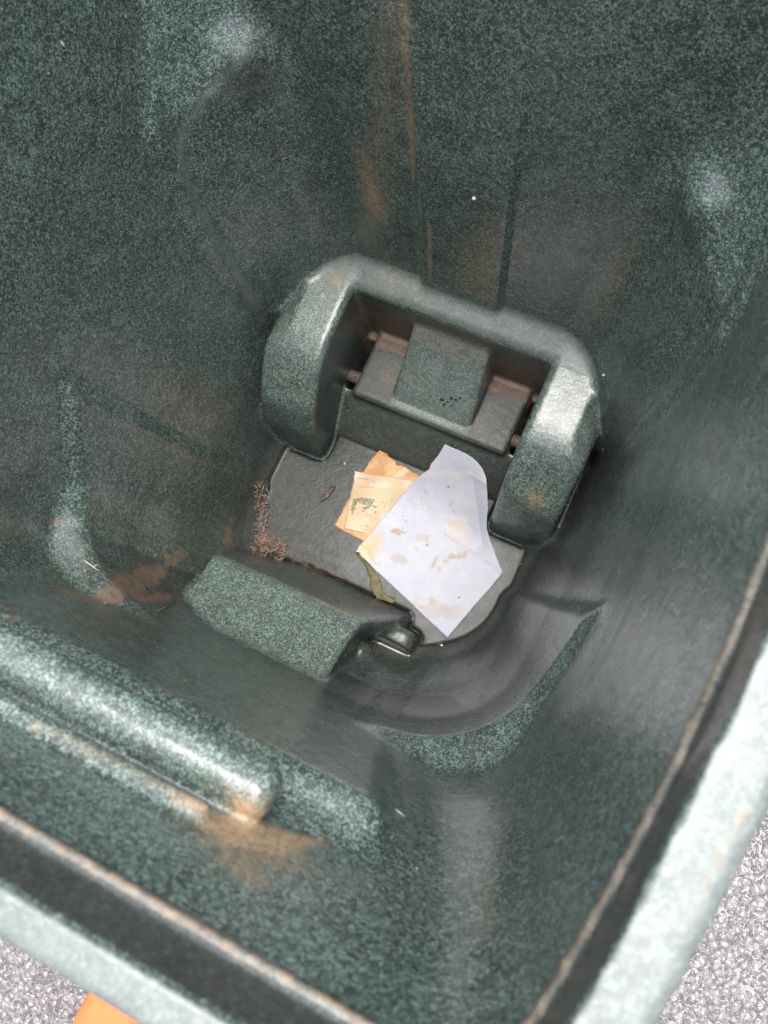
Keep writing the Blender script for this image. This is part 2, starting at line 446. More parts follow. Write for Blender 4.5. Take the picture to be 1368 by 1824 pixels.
scuff_sheen = scuff_sheen + legm * .20 * np.exp(-((y - .345) / .03) ** 2) + (hous * .16) + pb(1000, 1120, 70, .62, other=(760, 1255)) + pb(1150, 1030, 60, .75, other=(1060, 1200)) + pb(890, 1450, 55, .34) + pb(640, 1310, 50, .26, other=(560, 1330)) + pb(1050, 450, 110, .16) + pb(220, 640, 120, .14)  # bowl and wall scuffs with painted sheen; light painted on bends and housing top
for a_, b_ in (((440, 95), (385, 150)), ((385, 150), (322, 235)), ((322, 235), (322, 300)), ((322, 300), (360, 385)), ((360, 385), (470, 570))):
    scuff_sheen = np.maximum(scuff_sheen, pb(*a_, 12, .62, other=b_))  # light catching the corner ridge, painted along it as a pale line
scuff_sheen = scuff_sheen + pb(590, 1430, 40, .22) + pb(455, 75, 26, .30) + pb(1270, 325, 26, .30) + pb(15, 880, 45, .3) + ((VN[:, 1] > .75) & (x > -.22) & (x < .125) & (y > -.02) & (y < .06) & (z < .2) & (z > .02)) * .22  # painted highlights on lift block, corner knuckles, swell and the housing's back face
scuff_sheen = scuff_sheen + blob(.10, -.129, .875, .30, .02, .012, .25)  # painted highlight along the crest of the lift ridge
ble_sheen = np.maximum(ble_sheen, scuff_sheen)
inside_ = (np.abs(x) < np.interp(z, [0, .3, .6, 1.05], [.275, .328, .354, .357])) & (y > np.interp(z, [0, .15, .45, 1.0, 1.05], [-.03, -.084, -.127, -.174, -.18])) & (y < np.interp(z, [0, .3, .6, 1.05], [.525, .53, .556, .587])) & (z > -.005)
org = np.where(inside_, org, 0); brn = np.where(inside_, brn, 0)
org += pb(1325, 1440, 8, .55, other=(1245, 1600)) + pb(1175, 1590, 5, .5)
brn += pb(1334, 1450, 3.5, .9, other=(1222, 1665)) + pb(1214, 1690, 3, .7, other=(1168, 1790))
WEAR_SHEEN = np.stack([np.clip(org, 0, 1), np.clip(brn, 0, 1), film, np.clip(ble_sheen, 0, 1)], 1)

# split faces into parts
FC = V[Q].mean(1); fx, fy, fz = FC.T; FNn = fn / np.maximum(np.linalg.norm(fn, axis=1, keepdims=True), 1e-12)
part = np.zeros(len(Q), dtype=int)     # 0 body
part[(fz > .994)] = 1                  # rim
part[(fz > .975) & ((fy < -.186) | (np.abs(fx) > .369) | (fy > .595))] = 1
part[(fz < .0155) & (fz > -.004) & (np.abs(fx) < .262) & (fy > -.01) & (fy < .42)] = 2     # floor_panel
inb = (fz > .0155) & (fz < .30) & (fy < .53)
part[inb & (fx > -.272) & (fx < -.1655) & (fy > .235) & (fy < .478 + .05) & (fz < .292)] = 3
part[inb & (fx < .272) & (fx > .1655) & (fy > .235) & (fy < .478 + .05) & (fz < .292)] = 4
part[inb & (np.abs(fx) <= .1655) & (fy > .474) & (fz > .12)] = 5          # rear ledge
part[inb & (np.abs(fx) <= .151) & (fy > .352) & (fy < .476) & (fz < .24) & (fz > .066)] = 6
part[inb & (np.abs(fx) <= .075) & (fy > .362) & (fy < .478) & (fz > .108)] = 7
part[(fz > .0155) & (fz < .36) & (fx > -.222) & (fx < .142) & (fy < .05) & (fy > -.112 + np.clip(.30 - fz, 0, .3) * .30) & ((fy > -.10) | (fz > .25))] = 8
part[(fz > .78) & (fz < .89) & (np.abs(fx) < .16) & (fy > -.1505) & (fy < -.09)] = 9
# outer faces stay with the body
outer = (np.abs(fx) > .29 + .06 * np.clip(fz, 0, 1)) & (fz < .9)
part[outer & (part != 1)] = 0
names = {0: 'body', 1: 'rim', 2: 'floor_panel', 3: 'wheel_housing', 4: 'wheel_housing', 5: 'rear_ledge', 6: 'axle_block', 7: 'axle_block', 8: 'bar_housing', 9: 'lift_ridge'}
BIN = empty('wheeled_bin', (0, 0, -.018))
tag(BIN, 'dark green speckled plastic wheeled bin seen from above, dirty inside, standing open on wet ground', 'bin')
plabels = {1: 'pale worn rim with a dark inner face', 3: 'rounded wheel housing on the left of the axle pocket', 4: 'rounded wheel housing on the right of the axle pocket',
           6: 'pair of low blocks over the axle', 7: 'taller pale middle block over the axle', 8: 'clean speckled housing with stepped right end'}
bin_parts = {}
for pid, nm in names.items():
    m = part == pid
    if not m.any(): continue
    q = Q[m]; u, inv = np.unique(q, return_inverse=True)
    Vp = V[u].copy(); Vp[:, 2] += .018
    o = mesh_np(nm, Vp, inv.reshape(-1, 4), {2: MAT_FLOOR, 6: MAT_BLOCK, 3: MAT_HOUS, 4: MAT_HOUS, 5: MAT_HOUS}.get(pid, MAT_BIN), BIN, VN[u], {'wear_sheen': WEAR_SHEEN[u]})
    if pid in plabels: o['label'] = plabels[pid]
    bin_parts[pid] = o

# ---------------------------------------------------------------- axle and bar end (parts of the bin)
def cyl_mesh(r0, a, b, seg=28, bev=.001, r1=None):
    a = np.array(a, float); b = np.array(b, float); d = b - a; L = np.linalg.norm(d); d /= L
    t = np.cross(d, [0, 0, 1.0]); t = t if np.linalg.norm(t) > .1 else np.cross(d, [0, 1.0, 0]); t /= np.linalg.norm(t); u = np.cross(d, t)
    r1 = r0 if r1 is None else r1
    rings = [(0, max(r0 - bev, 1e-4)), (bev, r0), (L - bev, r1), (L, max(r1 - bev, 1e-4))]
    VV = []
    for s, r in rings:
        for k in range(seg):
            an = 2 * math.pi * k / seg; VV.append(a + d * s + (t * math.cos(an) + u * math.sin(an)) * r)
    FF = []
    for i in range(3):
        for k in range(seg):
            FF.append((i * seg + k, i * seg + (k + 1) % seg, (i + 1) * seg + (k + 1) % seg, (i + 1) * seg + k))
    return VV, FF, list(range(seg))[::-1], list(range(3 * seg, 4 * seg))
def add_cyl(name, mat, parent, *a, **k):
    VV, FF, c0, c1 = cyl_mesh(*a, **k)
    me = bpy.data.meshes.new(name); me.from_pydata([tuple(v) for v in VV], [], FF + [c0, c1]); me.materials.append(mat)
    for p in me.polygons: p.use_smooth = len(p.vertices) == 4
    o = bpy.data.objects.new(name, me); COL.objects.link(o)
    if parent: o.parent = parent; o.location = -parent.location
    return o
def rusty_metal():
    M = NT('dirty_steel'); co = M.n('TexCoord').outputs['Object']
    f = M.ramp(M.noise(co, 90, 5, .7), .40, .62)
    M.L(M.mix(f, (.30, .27, .25), (.11, .055, .035)), M.b.inputs['Base Color'])
    M.L(M.ramp(f, 0, 1, (.75, .75, .75, 1), (.1, .1, .1, 1)), M.b.inputs['Metallic'])
    M.b.inputs['Roughness'].default_value = .42
    bp = M.n('Bump', i_Strength=.4, i_Distance=.001); M.L(M.noise(co, 250, 3), bp.inputs['Height']); M.L(bp.outputs[0], M.b.inputs['Normal'])
    return M.m
MAT_STEEL = rusty_metal()
ax = add_cyl('axle', MAT_STEEL, BIN, .0115, (-.20, .396, .086), (.20, .396, .086)); ax['label'] = 'dull steel axle showing in the gaps beside the blocks'

# wheels outside, under the rear corners
def rubber():
    M = NT('black_rubber'); co = M.n('TexCoord').outputs['Object']
    M.L(M.mix(M.noise(co, 40, 4), (.02, .02, .02), (.05, .048, .045)), M.b.inputs['Base Color']); M.b.inputs['Roughness'].default_value = .7
    return M.m

# ---------------------------------------------------------------- papers
def attr_mat(name, rough, trans=0.0, bump=.15, bscale=150, spec=.4, fine=.06):
    M = NT(name); co = M.n('TexCoord').outputs['Object']
    at = M.n('Attribute', attribute_name='tint')
    n_ = M.noise(co, 500, 3, .7)
    c = M.n('HueSaturation'); M.L(at.outputs['Color'], c.inputs['Color'])
    M.L(M.math('ADD', 1 - fine, M.math('MULTIPLY', n_, fine * 2)), c.inputs['Value'])
    M.L(c.outputs[0], M.b.inputs['Base Color']); M.b.inputs['Roughness'].default_value = rough
    M.b.inputs['Specular IOR Level'].default_value = spec
    bp = M.n('Bump', i_Strength=bump, i_Distance=.0015); M.L(M.noise(co, bscale, 4, .6), bp.inputs['Height']); M.L(bp.outputs[0], M.b.inputs['Normal'])
    return M.m

def inside(poly, P):
    poly = np.asarray(poly, float); xx, yy = P[:, 0], P[:, 1]; c = np.zeros(len(P), bool); n = len(poly)
    for i in range(n):
        x1, y1 = poly[i]; x2, y2 = poly[(i + 1) % n]
        m = ((y1 > yy) != (y2 > yy)) & (xx < (x2 - x1) * (yy - y1) / (y2 - y1 + 1e-12) + x1)
        c ^= m
    return c

def sheet(name, poly, zfun, tint, mat, step=3.0, jag=0.0, thick=.0004, seed=0, parent=None):
    """thin sheet with the photographed outline, measured on the floor of the bin; its own height and thickness"""
    rnd = np.random.RandomState(seed)
    B = []
    for i in range(len(poly)):
        a = np.array(poly[i], float); b = np.array(poly[(i + 1) % len(poly)], float)
        n = max(1, int(np.linalg.norm(b - a) / step))
        for k in range(n):
            p = a + (b - a) * k / n
            if k: p = p + rnd.randn(2) * jag
            B.append(p)
    B = np.array(B); lo, hi = B.min(0), B.max(0)
    gx, gy = np.meshgrid(np.arange(lo[0], hi[0], step), np.arange(lo[1], hi[1], step))
    G = np.stack([gx.ravel(), gy.ravel()], 1) + rnd.rand(gx.size, 2) * .8
    G = G[inside(B, G)]
    dmin = np.array([np.min(np.hypot(*(B - g).T)) for g in G]); G = G[dmin > step * .6]
    A = np.vstack([B, G])
    r = delaunay_2d_cdt([Vector(p) for p in A], [], [list(range(len(B)))], 1, 1e-5)
    vv = np.array([tuple(v) for v in r[0]]); ff = [tuple(f) for f in r[2]]
    W = np.array([un(p[0], p[1], .014) for p in vv])
    for _ in range(4):
        zz = zfun(vv, W)
        W = np.array([un(p[0], p[1], h) for p, h in zip(vv, zz)])
    col = tint(vv, W)
    me = bpy.data.meshes.new(name)
    me.from_pydata(W.tolist(), [], ff)
    at = me.attributes.new('tint', 'FLOAT_COLOR', 'POINT')
    at.data.foreach_set('color', np.concatenate([col, np.ones((len(col), 1))], 1).astype(np.float32).ravel())
    me.materials.append(mat)
    for p in me.polygons: p.use_smooth = True
    o = bpy.data.objects.new(name, me); COL.objects.link(o)
    if me.polygons[0].normal.z < 0: me.flip_normals()
    so = o.modifiers.new('thickness', 'SOLIDIFY'); so.thickness = thick; so.offset = -1
    if parent: o.parent = parent
    return o

def base_h(W):
    sillh = np.clip((W[:, 1] - .291) * 1.136 + .006, 0, .070)
    return np.maximum(.0135, sillh) 
def P3(vv, s=1.0): return np.stack([vv[:, 0] * s, vv[:, 1] * s, np.zeros(len(vv))], 1)
def gb(vv, cx, cy, rx, ry, an=0):
    ca, sa = math.cos(math.radians(an)), math.sin(math.radians(an))
    dx, dy = vv[:, 0] - cx, vv[:, 1] - cy
    u, v = dx * ca + dy * sa, -dx * sa + dy * ca
    return np.exp(-(u / rx) ** 2 - (v / ry) ** 2)
def seg_d(vv, a, b):
    a, b = np.array(a, float), np.array(b, float); d = b - a
    t = np.clip(((vv - a) @ d) / (d @ d), 0, 1)
    return np.hypot(*(vv - a - t[:, None] * d).T)
def lerp(a, b, t): return a * (1 - t[:, None]) + np.array(b)[None, :] * t[:, None]
def thr(x, a, b): t = np.clip((x - a) / (b - a), 0, 1); return t * t * (3 - 2 * t)

def kraft_z(vv, W):
    return base_h(W) + .0012 + .0006 * np.sin(vv[:, 0] * .08) + .003 * thr(-vv[:, 1], -850, -805)
def kraft_t(vv, W):
    n = vnoise(P3(vv), .06, 1) * .6 + vnoise(P3(vv), .2, 2) * .4
    c = lerp(np.tile([.50, .23, .07], (len(vv), 1)), (.70, .42, .19), thr(n, .3, .8))
    c = lerp(c, (.72, .50, .33), thr(gb(vv, 716, 842, 26, 7, -35) + n * .3, .6, .8) * .9)
    c = lerp(c, (.40, .14, .04), thr(1.2 - seg_d(vv, (646, 963), (596, 936)) / 3 + n, .9, 1.4) * .5) * .66
    return c
MAT_KRAFT = attr_mat('damp_brown_paper', .55, bump=.3, bscale=120)
kraft = sheet('torn_envelope', [(676, 802), (683, 806), (690, 809), (693, 814), (705, 822), (706, 828), (714, 829), (720, 831), (727, 836), (749, 848), (744, 880), (720, 915), (690, 950), (647, 964), (620, 950), (595, 936), (609, 912), (621, 888), (632, 862), (648, 839), (662, 816)],
              kraft_z, kraft_t, MAT_KRAFT, step=3.0, jag=.35, seed=3)
tag(kraft, 'torn orange-brown paper lying under the tea-stained slip', 'envelope')

def slip_z(vv, W):
    return base_h(W) + .0030 + .0008 * np.sin(vv[:, 0] * .07 + vv[:, 1] * .05) + .0025 * gb(vv, 632, 842, 14, 14)
def slip_t(vv, W):
    n = vnoise(P3(vv), .035, 5) * .5 + vnoise(P3(vv), .1, 6) * .3 + vnoise(P3(vv), .3, 7) * .2
    n2 = vnoise(P3(vv), .45, 8)
    c = lerp(np.tile([.58, .43, .24], (len(vv), 1)), (.60, .38, .19), thr(n, .42, .62))
    c = lerp(c, (.66, .58, .45), thr(vnoise(P3(vv), .05, 9), .5, .8) * .7)
    c = lerp(c, (.50, .42, .20), thr(gb(vv, 690, 890, 45, 20, -45) + n2 * .4, .6, .9) * .6)
    c = lerp(c, (.62, .34, .20), thr(gb(vv, 640, 915, 30, 10, 10) + n * .6, .7, 1.0) * .6)
    # small printed line, thin ruled lines and the dark arched print
    q = (np.abs(vv[:, 1] - (853 + (vv[:, 0] - 648) * .12)) < 1.9) & (vv[:, 0] > 638) & (vv[:, 0] < 657) & (np.sin(vv[:, 0] * 1.9) > -.2)
    c[q] = (.16, .15, .17)
    q = (np.abs(vv[:, 1] - (866 + (vv[:, 0] - 640) * .12)) < .9) & (vv[:, 0] > 638) & (vv[:, 0] < 668); c[q] = c[q] * .62
    tri = inside([(657, 858), (662, 851), (672, 862)], vv); c[tri] = (.38, .37, .33)
    arch_ = inside([(628, 889), (645, 886), (668, 890), (663, 898), (655, 907), (651, 900), (637, 893), (631, 908), (627, 921), (627, 905)], vv)
    c[arch_] = lerp(np.tile([.07, .08, .03], (arch_.sum(), 1)), (.28, .27, .06), thr(n2[arch_], .35, .7))
    q = (gb(vv, 651, 905, 5, 3) > .5) | (gb(vv, 669, 903, 3.5, 1.8, -25) > .5) | (gb(vv, 647, 910, 3, 2) > .5); c[q] = (.06, .045, .04)
    dots = (vnoise(P3(vv), .38, 12) > .80) & (gb(vv, 665, 912, 50, 40) > .4); c[dots] = c[dots] * .38
    e = thr(1.3 - seg_d(vv, (612, 941), (662, 951)) / 2.5, .2, 1); c = lerp(c, (.74, .64, .46), e) * .6
    return c
MAT_SLIP = attr_mat('stained_thin_paper', .42, bump=.25, bscale=110)
slip = sheet('printed_slip', [(632, 839), (668, 845), (715, 852), (744, 859), (738, 890), (715, 925), (690, 955), (661, 951), (636, 946), (613, 941), (619, 912), (624, 882), (629, 862)],
             slip_z, slip_t, MAT_SLIP, step=1.4, jag=.2, seed=5)
tag(slip, 'tea-stained printed slip with a dark arched mark, between brown paper and white sheet', 'paper slip')

def env_z(vv, W):
    t_ = np.clip(W[:, 1] - .20, 0, None); b = np.maximum(base_h(W), .0135 + np.where(t_ < .08, t_ * t_ * 3.3, .0211 + (t_ - .08) * .60)) + .0050
    b = b + .016 * gb(vv, 872, 900, 26, 55) + .006 * gb(vv, 845, 830, 25, 25)
    # faint fold running from the middle to the right tip, slight cockling
    b = b + .0016 * np.exp(-seg_d(vv, (790, 945), (893, 1015)) / 5) + .0010 * np.sin(vv[:, 0] * .045 + vv[:, 1] * .02) * np.sin(vv[:, 1] * .04)
    b = b + .0008 * np.exp(-seg_d(vv, (700, 880), (760, 845)) / 6)
    b = b + .0034 * (vnoise(P3(vv), .03, 33) - .5) + .0012 * (vnoise(P3(vv), .09, 34) - .5) + .003 * np.exp(-seg_d(vv, (838, 846), (866, 862)) / 7) - .0025 * np.exp(-seg_d(vv, (842, 850), (862, 985)) / 9)
    return b
def env_t(vv, W):
    n = vnoise(P3(vv), .05, 21) * .6 + vnoise(P3(vv), .16, 22) * .4
    n2 = vnoise(P3(vv), .3, 23)
    c = np.tile([.315, .322, .380], (len(vv), 1))
    c = lerp(c, (.37, .36, .37), thr(n, .35, .8) * .55)
    tan = (.27, .175, .075)
    def stain(m, col=tan, a=.8):
        nonlocal c; c = lerp(c, col, np.clip(m, 0, 1) * a)
    # left corner wash with a brown tide line
    stain(thr(gb(vv, 655, 975, 46, 24, -40) + n * .4, .5, 1.0), (.40, .31, .19), .9)
    tide = np.minimum(seg_d(vv, (644, 968), (657, 985)), np.minimum(seg_d(vv, (657, 985), (668, 1003)), seg_d(vv, (668, 1003), (678, 1006))))
    tide = np.minimum(tide, seg_d(vv, (655, 970), (661, 985)))
    stain(thr(3.2 - tide + n2 * 3, 1.0, 4.0), (.40, .25, .09), .75)
    def ring(m, a=.5):
        nonlocal c; m = np.clip(m, 0, 1); c = lerp(c, (.24, .15, .06), 4 * m * (1 - m) * a)
    for cx, cy, rx, ry, an, a in ((706, 947, 9, 5, 20, .9), (718, 948, 5, 3, 0, .7), (700, 945, 5, 2, 0, .6), (709, 996, 14, 7, 10, .45), (775, 1000, 3, 12, 25, .7), (806, 991, 6, 5, 0, .7),
                                  (818, 990, 4, 6, 10, .65), (828, 988, 4, 8, 25, .65), (793, 999, 5, 3, 0, .5), (782, 1014, 5, 3, 0, .45), (813, 1013, 3, 3, 0, .4), (770, 1068, 5, 6, 0, .45), (741, 978, 4, 3, 0, .4),
                                  (748, 958, 10, 6, 0, .4), (760, 962, 3, 9, 0, .4), (735, 1075, 12, 5, 20, .4), (804, 897, 3, 7, 30, .35), (775, 1085, 22, 12, 0, .35), (805, 1090, 18, 12, 0, .3)):
        m_ = thr(gb(vv, cx, cy, rx * 1.3, ry * 1.3, an) + (n2 - .5) * .6, .38, .75)
        stain(m_, tan, a * .9); ring(m_, a * .4)
    # torn flap of an under layer, slightly warmer, with a brown edge
    fl_ = inside([(792, 935), (806, 920), (826, 918), (842, 950), (836, 982), (818, 972), (795, 955)], vv)
    stain(fl_.astype(float), (.40, .365, .345), .6)
    stain(thr(2.2 - seg_d(vv, (792, 952), (822, 974)), .3, 2.0), (.38, .25, .12), .55)
    stain(thr(1.6 - seg_d(vv, (822, 974), (888, 1018)), .2, 1.4), (.27, .265, .30), .5)  # gray line paints the shade beside the fold
    stain(thr(gb(vv, 812, 935, 16, 16) + n * .3, .5, .9), (.38, .31, .23), .6)
    # faint window of the envelope
    win = inside([(740, 905), (800, 914), (788, 956), (737, 950)], vv); c[win] = c[win] * np.array([1.03, 1.02, 1.02])
    for a, b in (((740, 905), (800, 914)), ((740, 905), (737, 950)), ((788, 956), (737, 950))):
        stain(thr(1.4 - seg_d(vv, a, b), .2, 1.2), (.28, .275, .32), .5)
    # warm band across the upper end
    stain(thr(.5 - np.abs(vv[:, 1] - 845) / 30 + n * .5, .35, .8), (.41, .38, .36), .5)
    stain(thr(1.3 - seg_d(vv, (757, 836), (768, 838)), .1, 1), (.5, .36, .22), .5)
    # small specks and blue-gray dots
    sp = (vnoise(P3(vv), .33, 31) > .86) & (gb(vv, 715, 925, 60, 45, -40) > .3); c[sp] = c[sp] * np.array([.62, .55, .5])
    for cx, cy in ((757, 875), (889, 1020), (822, 1100), (808, 911)): stain(thr(gb(vv, cx, cy, 4, 4), .3, .7), (.25, .26, .36), .6)
    for cx, cy in ((761, 971), (818, 1064), (799, 867)): stain(thr(gb(vv, cx, cy, 2, 2), .3, .6), (.12, .07, .07), .9)
    return c
MAT_ENV = attr_mat('white_letter_paper', .5, bump=.12, bscale=60, fine=.03)
env = sheet('white_envelope', [(793, 791), (802, 796), (814, 801), (828, 807), (841, 815), (852, 825), (860, 836), (866, 852), (868, 880), (869, 905), (867, 925), (867, 942), (873, 962), (883, 988), (896, 1020), (872, 1049), (846, 1078), (821, 1108), (797, 1136), (776, 1116), (757, 1099), (720, 1063), (690, 1035), (668, 1015), (652, 998), (644, 992), (640, 984), (634, 983), (640, 972), (662, 948), (690, 914), (718, 880), (745, 850), (764, 836), (768, 826), (780, 812)],
            env_z, env_t, MAT_ENV, step=1.7, jag=.12, seed=9)
tag(env, 'white stained envelope with a curled right end, on top of the papers', 'envelope')

# wet leaf sticking out under the envelope
def leaf_t(vv, W):
    n = vnoise(P3(vv), .12, 41)
    c = lerp(np.tile([.085, .072, .016], (len(vv), 1)), (.055, .045, .012), thr(n, .35, .75))
    return lerp(c, (.14, .12, .035), thr(vnoise(P3(vv), .3, 42), .6, .9) * .7)
MAT_LEAF = attr_mat('wet_leaf', .45, bump=.3, bscale=200, spec=.2)
leaf = sheet('leaf', [(632, 983), (641, 988), (648, 996), (660, 1008), (672, 1024), (680, 1040), (681, 1053), (690, 1060), (703, 1066), (704, 1073), (697, 1075), (686, 1070), (672, 1067), (664, 1056), (660, 1044), (659, 1030), (652, 1010), (643, 998)],
             lambda vv, W: base_h(W) + .002 + .0025 * vnoise(P3(vv), .09, 43), leaf_t, MAT_LEAF, step=2.2, jag=.3, thick=.0008, seed=11)
tag(leaf, 'limp wet olive-green leaf strip poking out below the white envelope', 'leaf')
def bark_t(vv, W):
    return lerp(np.tile([.035, .022, .017], (len(vv), 1)), (.13, .09, .065), thr(vnoise(P3(vv), .35, 51), .35, .8))
bark = sheet('bark_flake', [(569, 893), (570, 886), (577, 881), (583, 873), (588, 867), (597, 865), (596, 871), (590, 876), (588, 883), (581, 887), (575, 892)],
             lambda vv, W: base_h(W) + .0018 + .0015 * vnoise(P3(vv), .3, 52), bark_t, attr_mat('dry_bark', .7, bump=.6, bscale=400), step=1.8, jag=.5, thick=.0015, seed=12)
tag(bark, 'thin dark brown bark flake lying on the bare gray floor', 'bark flake')

# ---------------------------------------------------------------- litter
def tubes(name, paths, mat, parent=None, seg=5, cols=None):
    VV, FF = [], []
    for pts, r in paths:
        pts = [Vector(p) for p in pts]; n0 = len(VV)
        for i, p in enumerate(pts):
            d = (pts[min(i + 1, len(pts) - 1)] - pts[max(i - 1, 0)]).normalized()
            t = d.cross(Vector((.3, .2, 1))).normalized(); u = d.cross(t)
            rr = r * (.35 if i in (0, len(pts) - 1) else 1)
            for k in range(seg):
                a = 2 * math.pi * k / seg; VV.append(tuple(p + (t * math.cos(a) + u * math.sin(a)) * rr))
        for i in range(len(pts) - 1):
            for k in range(seg):
                FF.append((n0 + i * seg + k, n0 + i * seg + (k + 1) % seg, n0 + (i + 1) * seg + (k + 1) % seg, n0 + (i + 1) * seg + k))
        FF.append(tuple(n0 + k for k in range(seg))[::-1]); FF.append(tuple(n0 + (len(pts) - 1) * seg + k for k in range(seg)))
    me = bpy.data.meshes.new(name); me.from_pydata(VV, [], FF); me.materials.append(mat)
    for p in me.polygons: p.use_smooth = True
    o = bpy.data.objects.new(name, me); COL.objects.link(o)
    if parent: o.parent = parent
    return o
def simple(name, c0, c1, rough=.6, scale=200, spec=.4):
    M = NT(name); co = M.n('TexCoord').outputs['Object']
    M.L(M.mix(M.ramp(M.noise(co, scale, 4, .6), .3, .7), c0, c1), M.b.inputs['Base Color']); M.b.inputs['Roughness'].default_value = rough
    M.b.inputs['Specular IOR Level'].default_value = spec
    return M.m
MAT_NEED = simple('rotting_needles', (.035, .017, .012), (.30, .18, .12), .35, 110, .7)
MAT_STRAW = simple('dry_straw', (.50, .44, .32), (.70, .66, .56), .6)
MAT_TAN = simple('tan_fibre', (.16, .10, .055), (.38, .27, .16), .6, 90)
random.seed(7)
paths = []
for k in range(260):
    a = random.random() * 6.28; rr = random.random() ** .6
    px = 480 + math.cos(a) * 34 * rr; py = 979 + math.sin(a) * 24 * rr
    if k > 150: px, py = 455 + random.random() * 22, 860 + random.random() * 110
    h, nn = hit(px, py)
    if h is None or h.z > .04: continue
    L = random.uniform(.004, .019); an = random.gauss(.3, .9); z0 = h.z + .001 + random.random() * .012 * (1 - rr) + .001
    b = random.uniform(-.5, .5); p = []
    for i in range(5):
        t = i / 4 - .5; aa = an + b * t
        p.append((h.x + math.cos(aa) * L * t, h.y + math.sin(aa) * L * t, z0 + random.uniform(-.001, .0015)))
    paths.append((p, random.choice((.0004, .0006, .0008, .0012))))
nd = tubes('needle_litter', paths, MAT_NEED); tag(nd, 'matted brown needles and fibres in the floor corner beside the speckled housing', 'litter', kind='stuff')

# grit and short fibres scattered over the plastic, too many to count
paths = []
for k in range(360):
    px, py = random.uniform(0, 1368), random.uniform(0, 1700)
    if random.random() < .6: px, py = random.gauss(640, 230), random.gauss(930, 220)
    if 600 < px < 900 and 790 < py < 1140: continue
    h, nn = hit(px, py)
    if h is None or h.z > .80: continue
    dep = (1.4 - h.z)
    L = random.uniform(.0006, .0022) if random.random() < .85 else random.uniform(.004, .010)
    q = Vector((random.gauss(0, 1), random.gauss(0, 1), random.gauss(0, 1))); q = (q - nn * q.dot(nn)).normalized()
    q2 = nn.cross(q); b = random.uniform(-.3, .3)
    c = h + nn * .0006
    paths.append(([c - q * L / 2, c - q * L * .15 + q2 * L * b, c + q * L * .2 + q2 * L * b, c + q * L / 2], random.uniform(.00035, .0008)))
gr = tubes('grit', paths, MAT_TAN); tag(gr, 'tan grit and short fibres sprinkled over the plastic inside', 'grit', kind='stuff')

def straw(name, label, pxs, r=.0007, mat=MAT_STRAW, group=None):
    p = []
    for q in pxs:
        h, nn = hit(*q); p.append(h + nn * (r * 1.1))
    o = tubes(name, [(p, r)], mat); tag(o, label, 'straw', group); return o
s1 = empty('forked_straw', (0, 0, 0)); tag(s1, 'pale forked piece of straw stuck on the lower left wall by the brown smears', 'straw')
for pxs in (((148, 997), (156, 1003), (165, 1010), (177, 1018)), ((165, 1010), (170, 1008), (176, 1004))):
    p = [hit(*q)[0] + hit(*q)[1] * .0008 for q in pxs]; tubes('stem', [(p, .0008)], MAT_STRAW, s1)
straw('straw_piece', 'curly tan straw bit left of the forked straw', ((104, 1011), (110, 1006), (117, 1000), (125, 1004)), .0007, MAT_TAN)
straw('straw_piece', 'pale straw bit on the front wall right of the orange dirt', ((703, 1441), (710, 1447), (720, 1455)), .0006)
straw('straw_piece', 'short pale straw chip high on the upper left wall', ((106, 73), (111, 79), (116, 86)), .0011)
straw('straw_piece', 'small greenish chip below the pale chip on the left wall', ((84, 128), (88, 133)), .0010)
straw('straw_piece', 'thin straw lying near the bottom right of the front wall', ((972, 1508), (990, 1500), (1006, 1490)), .0005, MAT_TAN)
straw('straw_piece', 'upright tan straw at the top edge of the stained rear wall', ((704, 6), (715, 9), (722, 10)), .0005, MAT_TAN)
straw('straw_piece', 'tan sliver lying against the left end of the clean speckled housing', ((278, 1090), (292, 1084), (306, 1078)), .0007, MAT_TAN)
def crumb(label, px, py, r, mat):
    h, nn = hit(px, py); bm = bmesh.new(); bmesh.ops.create_icosphere(bm, subdivisions=2, radius=r)
    for v in bm.verts: v.co *= 1 + random.uniform(-.25, .25); v.co.z *= .6
    bmesh.ops.translate(bm, verts=bm.verts, vec=h + nn * r * .4)
    me = bpy.data.meshes.new('crumb'); bm.to_mesh(me); bm.free(); me.materials.append(mat)
    for p in me.polygons: p.use_smooth = True
    o = bpy.data.objects.new('crumb', me); COL.objects.link(o); tag(o, label, 'crumb')
crumb('cream crumb on the floor just below the tip of the envelope', 787, 1150, .0024, MAT_STRAW)
crumb('small orange crumb on the floor beside the top of the bark flake', 614, 826, .0024, simple('orange_crumb', (.5, .2, .07), (.6, .3, .14)))
crumb('pale crumb on the rear wall right of the stain', 845, 352, .0026, MAT_STRAW)
crumb('white crumb on the rounded right corner of the rear ledge', 1076, 668, .0022, MAT_STRAW)

# water drops on the middle block
bm = bmesh.new()
MW = NT('water'); MW.b.inputs['Base Color'].default_value = (1, 1, 1, 1); MW.b.inputs['Roughness'].default_value = .02; MW.b.inputs['Transmission Weight'].default_value = 1; MW.b.inputs['IOR'].default_value = 1.33
DROPS = [(787, 712, .0035), (791, 720, .0026), (797, 716, .0022), (804, 709, .0030), (812, 712, .0024), (819, 709, .0022), (806, 722, .0020), (640, 640, .0030), (941, 733, .0035), (938, 742, .0026), (944, 744, .0024), (676, 625, .0016)]
for px, py, r in DROPS:
    h, nn = hit(px, py); b2 = bmesh.new(); bmesh.ops.create_icosphere(b2, subdivisions=3, radius=r)
    M4 = Matrix.Translation(h) @ nn.to_track_quat('Z', 'Y').to_matrix().to_4x4() @ Matrix.Diagonal((1, random.uniform(.7, 1.2), .5, 1))
    b2.transform(M4); me_ = bpy.data.meshes.new('tmp'); b2.to_mesh(me_); b2.free(); bm.from_mesh(me_); bpy.data.meshes.remove(me_)
me = bpy.data.meshes.new('water_drops'); bm.to_mesh(me); bm.free(); me.materials.append(MW.m)
